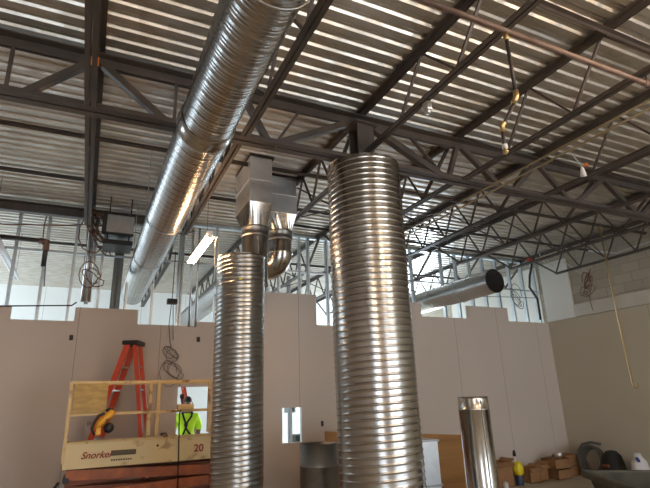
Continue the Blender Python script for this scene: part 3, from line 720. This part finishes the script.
# ---------------------------------------------------------------- worker in the next room
def skin_body(verts, edges, radii, lvl=2):
    me = bpy.data.meshes.new('b'); me.from_pydata(verts, edges, [])
    o = bpy.data.objects.new('b', me); col.objects.link(o)
    o.modifiers.new('s', 'SKIN'); sv = me.skin_vertices[0].data
    for i, r in enumerate(radii):
        sv[i].radius = r if isinstance(r, tuple) else (r, r)
    sv[0].use_root = True
    md = o.modifiers.new('u', 'SUBSURF'); md.levels = lvl; md.render_levels = lvl
    bpy.context.view_layer.update()
    m2 = bake(o); bpy.data.objects.remove(o); return m2
def add_mesh(me, name, m_, t, loc, rot=0.):
    me.transform(Matrix.Translation(Vector(loc)-Vector(t['_o'])) @ Matrix.Diagonal((.9, .95, 1, 1)))
    me.materials.clear(); me.materials.append(m_)
    for p in me.polygons: p.use_smooth = True
    o = bpy.data.objects.new(name, me); col.objects.link(o); o.parent = t; o['_o'] = list(t['_o']); return o
WX, WYp = 1.90, 10.6
t = thing('person', (WX, WYp, FZ), 'person in a hi-vis yellow-green shirt and black harness seen from behind through the opening', 'person')
S = 1.80-FZ   # standing height 1.99 working units = 1.79 m
z = lambda f: f*S
# person faces away (+Y): their left is -X
P = [(0, 0, z(.53)), (0, 0, z(.60)), (0, -.01, z(.70)), (0, 0, z(.79)), (0, .0, z(.845)), (0, .02, z(.875)), (.01, .03, z(.93)), (.01, .03, z(.975)),
     (-.20, 0, z(.80)), (-.27, .03, z(.71)), (-.25, .14, z(.60)), (-.17, .33, z(.62)), (-.14, .38, z(.625)),
     (.20, 0, z(.80)), (.28, .02, z(.71)), (.29, .16, z(.62)), (.26, .36, z(.67)), (.25, .43, z(.69)),
     (-.10, 0, z(.49)), (-.11, .0, z(.28)), (-.11, -.02, z(.05)), (-.11, .12, z(.02)),
     (.10, 0, z(.49)), (.12, .02, z(.28)), (.13, 0, z(.05)), (.14, .14, z(.02))]
E_ = [(0, 1), (1, 2), (2, 3), (3, 4), (4, 5), (5, 6), (6, 7), (3, 8), (8, 9), (9, 10), (10, 11), (11, 12), (3, 13), (13, 14), (14, 15), (15, 16), (16, 17),
      (0, 18), (18, 19), (19, 20), (20, 21), (0, 22), (22, 23), (23, 24), (24, 25)]
Rr = [(.15, .12), (.15, .11), (.17, .12), (.17, .11), .065, .06, (.085, .105), (.075, .09), .08, .06, .05, .035, .03, .08, .06, .05, .035, .03,
      .10, .07, .05, .04, .10, .07, .05, .04]
me = skin_body(P, E_, Rr); add_mesh(me, 'body', M['skin'], t, (WX, WYp, FZ))
# shirt: torso with short sleeves, a little larger than the body
P2 = [(0, 0, z(.54)), (0, 0, z(.60)), (0, -.01, z(.70)), (0, 0, z(.79)), (0, .0, z(.835)), (-.20, 0, z(.80)), (-.27, .02, z(.725)), (-.275, .05, z(.68)), (.20, 0, z(.80)), (.28, .015, z(.725)), (.29, .05, z(.68))]
E2 = [(0, 1), (1, 2), (2, 3), (3, 4), (3, 5), (5, 6), (6, 7), (3, 8), (8, 9), (9, 10)]
me = skin_body(P2, E2, [(.175, .14), (.175, .135), (.19, .14), (.19, .13), .075, .095, .082, .08, .095, .082, .08]); shirt = add_mesh(me, 'shirt', M['hivis'], t, (WX, WYp, FZ))
P3 = [(0, 0, z(.54)), (-.10, 0, z(.49)), (-.11, 0, z(.28)), (-.11, -.02, z(.05)), (.10, 0, z(.49)), (.12, .02, z(.28)), (.13, 0, z(.05))]
me = skin_body(P3, [(0, 1), (1, 2), (2, 3), (0, 4), (4, 5), (5, 6)], [(.165, .13), .115, .085, .07, .115, .085, .07]); add_mesh(me, 'trousers', M['jeans'], t, (WX, WYp, FZ))
me = skin_body([(.01, .0, z(.925)), (.01, .02, z(.96)), (.01, .05, z(.99))], [(0, 1), (1, 2)], [(.095, .10), (.10, .11), (.06, .07)]); add_mesh(me, 'hair', M['hair'], t, (WX, WYp, FZ))
for s in (-1, 1):   # boots and hands with fingers
    bx = WX+s*.125
    m = MB(); m.tube([(bx, WYp-.09, FZ+.05), (bx, WYp, FZ+.07), (bx, WYp+.12, FZ+.055), (bx, WYp+.2, FZ+.04)], [.045, .06, .05, .035], 12); m.build('boot', M['black'], t)
    hx, hy, hz = (WX-.14, WYp+.40, z(.625)+FZ) if s < 0 else (WX+.25, WYp+.45, z(.69)+FZ)
    m = MB(); m.tube([(hx, hy-.03, hz), (hx, hy+.02, hz), (hx, hy+.06, hz)], [.028, .038, .034], 10)
    for k in range(4):
        fx = hx-.03+.02*k; m.tube([(fx, hy+.04, hz), (fx, hy+.09, hz-.005), (fx, hy+.115-.008*abs(k-1.5), hz-.03)], .0095, 7)
    m.tube([(hx-s*.03, hy, hz), (hx-s*.055, hy+.04, hz-.01), (hx-s*.05, hy+.07, hz-.02)], .011, 7)
    m.build('hand', M['skin'], t)
for s in (-1, 1): m = MB(); m.lathe([(.001, -.008), (.018, -.006), (.02, .006), (.001, .01)], 10, (WX+.01+s*.092, WYp+.03, z(.93)+FZ), 'X'); m.build('ear', M['skin'], t)
m = MB(); m.tube([(WX+.01, WYp+.125, z(.945)+FZ), (WX+.01, WYp+.15, z(.925)+FZ), (WX+.01, WYp+.12, z(.915)+FZ)], .012, 8); m.build('nose', M['skin'], t)
# harness on the back (Y-shaped)
m = MB(); yb = WYp-.158
def st(pts): 
    for a, b in zip(pts, pts[1:]): m.bar(a, b, .034, .012, (0, -1, 0))
st([(WX-.10, WYp-.05, z(.85)+FZ), (WX-.09, yb+.02, z(.81)+FZ), (WX-.045, yb, z(.75)+FZ), (WX-.04, yb-.002, z(.70)+FZ), (WX-.12, yb+.02, z(.60)+FZ), (WX-.13, yb+.03, z(.55)+FZ)])
st([(WX+.09, WYp-.05, z(.85)+FZ), (WX+.07, yb+.02, z(.81)+FZ), (WX-.02, yb, z(.75)+FZ), (WX-.03, yb-.002, z(.70)+FZ), (WX+.11, yb+.015, z(.61)+FZ), (WX+.17, yb+.06, z(.58)+FZ)])
m.box(WX-.07, yb-.012, z(.72)+FZ, WX+.0, yb+.01, z(.75)+FZ, .008)
m.build('harness', M['strap'], t)

# ---------------------------------------------------------------- hanging strap, cables
t = thing('hanging_strap', (8.1, 5.4, 4.35), 'long thin metal strap with a hooked end hanging at the right', 'strap')
m = MB(); sx, sy = 8.12, 5.40
for i in range(12):
    a, b = i/12, (i+1)/12
    f = lambda q: (sx-.02*math.sin(q*3), sy, 4.35-2.62*q)
    m.bar(f(a), f(b), .042, .006, (.0, 1, .3*math.sin(a*9)))
m.build('band', M['strap_gold'], t)
m = MB(); zq = 1.73; pts = [(sx, sy, zq+.02)]
for i in range(9): a = PI+i*PI*1.1/8; pts.append((sx+.06+.06*math.cos(a), sy, zq-.02+.06*math.sin(a)))
for a, b in zip(pts, pts[1:]): m.bar(a, b, .03, .006, (0, 1, 0))
m.build('hook', M['strap_gold'], t)
m = MB(); m.box(sx-.02, sy-.02, 4.33, sx+.02, sy+.02, 4.46); m.build('clip', M['brass'], t)

def loops(cx, cy, cz, r, n, seed, plane='XZ', squash=1.5):
    rd = random.Random(seed); pts = []
    for i in range(n*14):
        a = 2*PI*i/14; k = i//14; q = r*(1+.06*rd.uniform(-1, 1))*(1+.28*math.sin(i*.31+seed))
        u, v = math.cos(a+.4*k)*q+.25*r*math.sin(k*2.1+seed), math.sin(a)*q*squash*(1+.2*math.cos(k*1.7))+.3*r*math.cos(k*1.3+seed)
        d = rd.uniform(-.02, .02)
        pts.append((cx+u, cy+d, cz+v) if plane == 'XZ' else (cx+d, cy+u, cz+v))
    return pts
t = thing('cable_bundle', (1.3, 9.25, 3.3), 'grey cable hanging in two tangled loops above the lift from a black box', 'cable')
m = MB(); m.tube([(1.28, 9.25, 3.42), (1.26, 9.25, 3.0), (1.3, 9.26, 2.7), (1.33, 9.3, 2.62)], .008, 6); m.tube([(1.31, 9.25, 3.42), (1.33, 9.25, 3.05), (1.35, 9.26, 2.75)], .008, 6)
m.tube(loops(1.33, 9.29, 2.52, .11, 4, 3, squash=1.0), .006, 6); m.tube(loops(1.37, 9.29, 2.18, .15, 3, 5, squash=1.1), .006, 6); m.tube([(1.38, 9.3, 2.4), (1.28, 9.3, 2.2), (1.5, 9.3, 2.05), (1.52, 9.3, 1.95)], .007, 6)
m.build('cable', M['cable'], t)
m = MB(); m.box(1.2, 9.22, 3.40, 1.38, 9.33, 3.50, .01); m.tube([(1.29, 9.27, 3.5), (1.29, 9.2, 4.4)], .008, 6); m.build('junction_box', M['black'], t)
def cable(name, pts, r, m_, label, n=6): return tag(MB().tube(pts, r, n).build(name, m_, origin=pts[0]), label, 'cable')
cable('cable_coil', loops(-.08, 9.02, 4.62, .2, 7, 11, squash=1.5), .012, M['cable_brown'], 'brown tangled cable coil round the silver risers at left')
cable('cable_coil', loops(-.1, 8.98, 3.75, .14, 3, 12, squash=1.2), .010, M['cable_brown'], 'small dark cable loops low on the silver risers at left')
cable('cable_coil', loops(9.9, 9.2, 3.98, .17, 4, 13, squash=1.3), .008, M['cable'], 'grey cable coil hanging by the black-ended duct above the right boards')
cable('cable_coil', loops(10.98, 7.9, 4.22, .10, 6, 14, 'YZ', 1.6), .012, M['cable_brown'], 'dense brown cable coil hanging high on the block wall')
cable('cable_coil', loops(10.98, 7.95, 4.0, .15, 3, 15, 'YZ', .8), .008, M['cable_brown'], 'looser brown cable loops below the dense coil on the block wall')
cable('loose_cable', [(10.98, 8.0, 4.0), (11.0, 7.95, 3.85), (11.03, 7.95, 3.5)], .008, M['cable_brown'], 'thin brown wire dangling down the block wall')
cable('loose_cable', [(10.2, 8.4, 4.95), (10.3, 8.35, 4.75), (10.7, 8.2, 4.75), (10.95, 8.0, 4.4)], .01, M['cable_white'], 'white cable drooping from the joists toward the dense coil')
cable('loose_cable', [(9.9, 8.3, 4.98), (10.0, 8.25, 4.7), (10.25, 8.2, 4.62)], .01, M['cable_white'], 'short white cable drooping left of the corner')
cable('loose_cable', [(-3, 9.1, 4.9), (-1.5, 9.05, 4.55), (-.6, 9.0, 4.62), (-.15, 9.0, 4.7), (.9, 9.05, 4.6), (1.6, 9.1, 4.8)], .012, M['cable_brown'], 'brown cable strung along the ceiling behind the silver risers')
cable('loose_cable', [(-.9, 9.3, 4.95), (-.93, 9.28, 4.7), (-.92, 9.27, 4.45), (-.86, 9.27, 4.2), (-.82, 9.28, 3.95), (-.80, 9.29, 3.6)], .01, M['cable'], 'grey cable dangling at the far left above the boards')
cable('loose_cable', [(6.5, 9.2, 3.98), (8.0, 9.2, 3.93), (9.8, 9.2, 4.0), (10.6, 9.2, 4.02)], .008, M['cable'], 'grey cable strung level behind the black-ended duct')
m = MB(); m.lathe([(.001, 0), (.035, .0), (.02, .09), (.008, .12), (.001, .12)], 12, (4.95, 3.35, 4.0)); m.tube([(4.95, 3.35, 4.12), (4.9, 3.4, 4.3)], .004, 6)
tag(m.build('hanging_tag', M['white'], origin=(4.95, 3.35, 4.0)), 'small white tag dangling under the tan conduits', 'tag')
m = MB(); m.box(5.85, 3.9, 4.55, 5.91, 3.92, 4.6); tag(m.build('ribbon', M['rag_orange'], origin=(5.87, 3.9, 4.55)), 'tiny orange ribbon on a joist at upper right', 'ribbon')
m = MB(); m.box(-.27, YG-.14, 4.83, -.20, YG-.13, 4.93); tag(m.build('ribbon', M['rag_orange'], origin=(-.24, YG-.13, 4.85)), 'orange mark on the girder where the left joist crosses', 'ribbon')

# ---------------------------------------------------------------- electrical boxes
outlet(-.3, 2.77, 'small dark box in the upper left boards, left of the ladder top')
outlet(1.82, 2.78, 'small dark box high in the boards right of the hanging cable')
outlet(4.32, 1.18, 'small dark box right of the small window opening', .055, .10)
outlet(1.30, 1.13, 'small dark box low beside the worker opening', .1, .1)

# seen through the small opening: equipment in the next room
t = thing('wall_cabinet', (4.55, 13.7, 1.5), 'grey panel box in the next room seen through the small opening', 'cabinet')
m = MB(); m.box(5.25, 13.7, 1.3, 5.5, 13.98, 1.6, .01); m.build('box', M['galv_dull'], t)
m = MB(); m.box(5.30, 13.69, 1.33, 5.45, 13.7, 1.57); m.build('door', M['steel'], t)
stud(4.72, 12.2, FZ, 4.9, .12, .08).build('post', M['galv_dull'])
o = bpy.data.objects['post']; tag(o, 'upright metal stud in the next room behind the small opening', 'stud')
m = MB(); m.box(5.2, 13.0, FZ, 5.7, 13.5, .75, .02); t = tag(m.build('crate', M['tub'], origin=(5.45, 13.2, FZ)), 'dark green crate in the next room behind the small opening', 'crate')

# ---------------------------------------------------------------- floor clutter on the right
def carton(x0, y0, x1, y1, z0, z1, label, openf=True):
    t = thing('cardboard_box', ((x0+x1)/2, (y0+y1)/2, z0), label, 'box', 'cardboard boxes along the partition')
    th = .012; m = MB()
    m.box(x0, y0, z0, x1, y0+th, z1); m.box(x0, y1-th, z0, x1, y1, z1); m.box(x0, y0, z0, x0+th, y1, z1); m.box(x1-th, y0, z0, x1, y1, z1); m.box(x0, y0, z0, x1, y1, z0+th)
    if not openf: m.box(x0, y0, z1-th, x1, y1, z1)
    m.build('carton', M['card'], t)
    if openf:
        for (a, b, c, d) in (((x0, y0, z1), (x1, y0, z1), (x1, y0-.09, z1-.07), (x0, y0-.09, z1-.07)), ((x1, y0, z1), (x1, y1, z1), (x1+.08, y1, z1+.05), (x1+.08, y0, z1+.05))):
            m = MB(); n = (Vector(b)-Vector(a)).cross(Vector(d)-Vector(a)).normalized()*.006
            m.loft([[Vector(p)-n for p in (a, b, c, d)], [Vector(p)+n for p in (a, b, c, d)]], cap=True); m.build('flap', M['card'], t)
    return t
carton(8.00, 8.75, 8.55, 9.15, FZ, .22, 'tallest brown box at the left end of the row along the partition')
carton(9.06, 8.8, 9.38, 9.15, FZ, .03, 'low open brown box just right of the yellow jug')
carton(9.49, 8.9, 9.74, 9.2, FZ, .05, 'low brown box between the open one and the stack')
carton(9.88, 8.75, 10.28, 9.15, FZ, -.06, 'bottom brown box of the left stack near the corner', False)
carton(9.84, 8.75, 10.32, 9.15, -.055, .16, 'top brown box of the left stack near the corner', False)
carton(10.38, 8.93, 10.85, 9.3, FZ, -.055, 'bottom brown box of the right stack, beside the hose coil', False)
carton(10.40, 8.93, 10.85, 9.3, -.05, .19, 'top brown box of the right stack, beside the hose coil', False)
m = MB(); m.lathe([(.001, 0), (.07, .01), (.1, .06), (.08, .12), (.03, .14), (.001, .14)], 14, (10.15, 8.9, .165)); tag(m.build('crumpled_bag', M['galv_box'], origin=(10.15, 8.9, .165)), 'small silvery crumpled bag on top of the left box stack', 'bag')
t = thing('spray_jug', (8.74, 8.8, FZ), 'yellow and navy jug standing between brown boxes', 'jug')
m = MB(); m.lathe([(.001, 0), (.075, 0), (.085, .02), (.085, .2), (.07, .22)], 20, (8.74, 8.8, FZ)); m.build('base', M['bottle_b'], t)
m = MB(); m.lathe([(.08, .2), (.11, .24), (.12, .33), (.10, .42), (.05, .47), (.03, .48)], 20, (8.74, 8.8, FZ)); m.build('shoulder', M['bottle_y'], t)
m = MB(); m.lathe([(.02, .47), (.02, .56), (.012, .58), (.001, .58)], 12, (8.69, 8.8, FZ)); m.build('neck', M['white'], t)
m = MB(); m.lathe([(.001, .58), (.035, .58), (.038, .64), (.02, .70), (.001, .70)], 12, (8.69, 8.8, FZ)); m.bar((8.69, 8.8, FZ+.66), (8.62, 8.76, FZ+.64), .03, .03); m.build('trigger_head', M['black'], t)
m = MB(); m.box(8.18, 8.66, FZ, 8.28, 8.72, FZ+.11, .01); m.lathe([(.001, .11), (.02, .11), (.02, .13), (.001, .13)], 10, (8.23, 8.69, FZ)); tag(m.build('white_jar', M['white'], origin=(8.23, 8.69, FZ)), 'small white container on the floor before the tallest brown box', 'jar')
# hose coil leaning on the right wall
t = thing('hose_coil', (10.75, 8.5, FZ), 'thick grey hose coil leaning on the right wall', 'hose')
m = MB(); rd = random.Random(4)
pts = []
for i in range(5*28):
    a = 2*PI*i/28; q = .30-.014*(i//28); w = i/28/5*.22
    pts.append((10.72+w+.08*math.sin(a), 8.56+q*math.cos(a), FZ+.37+q*math.sin(a)))
m.tube(pts, .03, 8); m.tube([(10.8, 8.86, FZ+.55), (10.8, 8.72, FZ+.70), (10.82, 8.5, FZ+.75), (10.84, 8.28, FZ+.72)], .03, 8); m.build('hose', M['hose'], t)
t = thing('trash_bag', (10.75, 7.98, FZ), 'black domed bag with a small red mark beside the hose coil', 'bag')
m = MB(); m.lathe([(.001, .62), (.12, .60), (.18, .52), (.22, .38), (.25, .2), (.24, .02), (.001, 0)], 22, (10.75, 7.98, FZ))
for v in m.bm.verts: v.co += Vector((math.sin(v.co.z*31+v.co.y*17), math.cos(v.co.z*27+v.co.x*23), 0))*.012
m.build('bag_body', M['rubber'], t)
m = MB(); m.box(10.47, 7.90, .02, 10.50, 8.06, .08); m.build('red_mark', M['orange_dk'], t)
t = thing('plastic_bag', (10.72, 7.36, FZ), 'white plastic sack with blue print leaning on the right wall', 'bag')
m = MB(); m.lathe([(.001, .60), (.05, .61), (.08, .54), (.14, .46), (.175, .3), (.17, .05), (.001, 0)], 20, (10.72, 7.36, FZ))
for v in m.bm.verts: v.co += Vector((math.sin(v.co.z*37+v.co.y*21), math.cos(v.co.z*33+v.co.x*29), 0))*.014
m.build('sack', M['white'], t)
m = MB(); m.bar((10.63, 7.33, .25), (10.55, 7.24, .20), .05, .04); m.build('print', M['blue'], t)

# dark green tub / tilt cart, lower right corner
def cart():
    t = thing('tub_cart', (6.6, 4.2, FZ), 'dark green tub cart with a worn grey rim in the lower right corner', 'cart')
    zt = .58
    A, B, C_, D = (6.42, 5.28), (7.45, 4.45), (6.75, 3.1), (5.62, 3.9)
    def quad(sc, z):
        cx = sum(p[0] for p in (A, B, C_, D))/4; cy = sum(p[1] for p in (A, B, C_, D))/4
        return [(cx+(p[0]-cx)*sc, cy+(p[1]-cy)*sc, z) for p in (A, B, C_, D)]
    m = MB(); m.loft([quad(.70, FZ+.14), quad(.93, zt-.02)]); m.loft([quad(.68, FZ+.16), quad(.90, zt-.02)]); m.face(quad(.70, FZ+.14)); m.face(quad(.68, FZ+.16)); m.build('tub', M['tub'], t)
    m = MB(); m.loft([quad(.93, zt-.09), quad(1.0, zt-.09), quad(1.01, zt-.02), quad(.995, zt), quad(.91, zt), quad(.90, zt-.03)]); m.build('rim', M['tub_rim'], t)
    for q in quad(.6, FZ):
        m = MB(); m.lathe([(.001, -.02), (.06, -.02), (.065, 0), (.06, .02), (.001, .02)], 18, (q[0], q[1], FZ+.065), 'X'); m.box(q[0]-.03, q[1]-.03, FZ+.09, q[0]+.03, q[1]+.03, FZ+.15); m.build('caster', M['rubber'], t)
    return t
cart()

# ---------------------------------------------------------------- daylight
def area(x, y, z, sx, sy, e, c, rot, name='daylight'):
    L = bpy.data.lights.new(name, 'AREA'); L.shape = 'RECTANGLE'; L.size = sx; L.size_y = sy; L.energy = e; L.color = c
    o = bpy.data.objects.new(name, L); col.objects.link(o); o.location = (x, y, z); o.rotation_euler = rot
for a, b, e in ((-3.6, -.8, 150), (4.0, 6.2, 300), (6.5, 8.5, 420), (8.8, 10.8, 420)):  # first lamp shines through the added left opening
    area((a+b)/2, -6.14, (zb+zt)/2, b-a-.1, zt-zb-.1, e, (.80, .90, 1.), (PI/2, 0, 0))
# daylight lamps added to brighten the next room from both ends; no glazing built
area(-5.9, 12.8, 2.4, 4.2, 6.0, 240, (.70, .86, 1.), (0, -PI/2, 0))
area(XR-.1, 14.8, 2.4, 4.4, 2.8, 420, (.72, .87, 1.), (0, PI/2, 0))
W = bpy.data.worlds.new('sky'); scn.world = W; W.use_nodes = True
bg = W.node_tree.nodes['Background']; bg.inputs[0].default_value = (.80, .90, 1., 1); bg.inputs[1].default_value = 3.0

# ---------------------------------------------------------------- camera
def dirv(x, y): return Vector((x-325., -(y-244.), -489.)).normalized()
Zc, Xc, Yc = dirv(273, -1302), dirv(1430, 361), dirv(75, 406)
Xp = (Xc - Zc*Xc.dot(Zc)).normalized(); Yp = (Yc - Zc*Yc.dot(Zc)).normalized()
Xn = (Xp + Yp.cross(Zc)).normalized(); Yn = Zc.cross(Xn)
cam = bpy.data.cameras.new('camera'); co = bpy.data.objects.new('camera', cam); col.objects.link(co)
cam.sensor_width = 36; cam.lens = 489/650*36; cam.clip_start = .05
mw = Matrix((Xn, Yn, Zc)).to_4x4(); co.matrix_world = Matrix.Translation((0, 0, 1.65)) @ mw
scn.camera = co

# ---------------------------------------------------------------- bring to true size: 1 working unit = 0.9 m, floor at z = 0
K = .9
for me in bpy.data.meshes: me.transform(Matrix.Scale(K, 4))
for o in scn.objects:
    if o.parent is None: o.location = (Vector(o.location) - Vector((0, 0, FZ)))*K
    else: o.location = Vector(o.location)*K
    if '_o' in o: del o['_o']
for L in bpy.data.lights:
    L.energy *= K*K
    if L.type == 'AREA': L.size *= K; L.size_y *= K
vs_ = scn.view_settings; vs_.view_transform = 'Standard'; vs_.look = 'None'; vs_.gamma = 1; vs_.use_curve_mapping = False; vs_.exposure = 1.33
scn.cycles.max_bounces = 8; scn.cycles.sample_clamp_indirect = 6
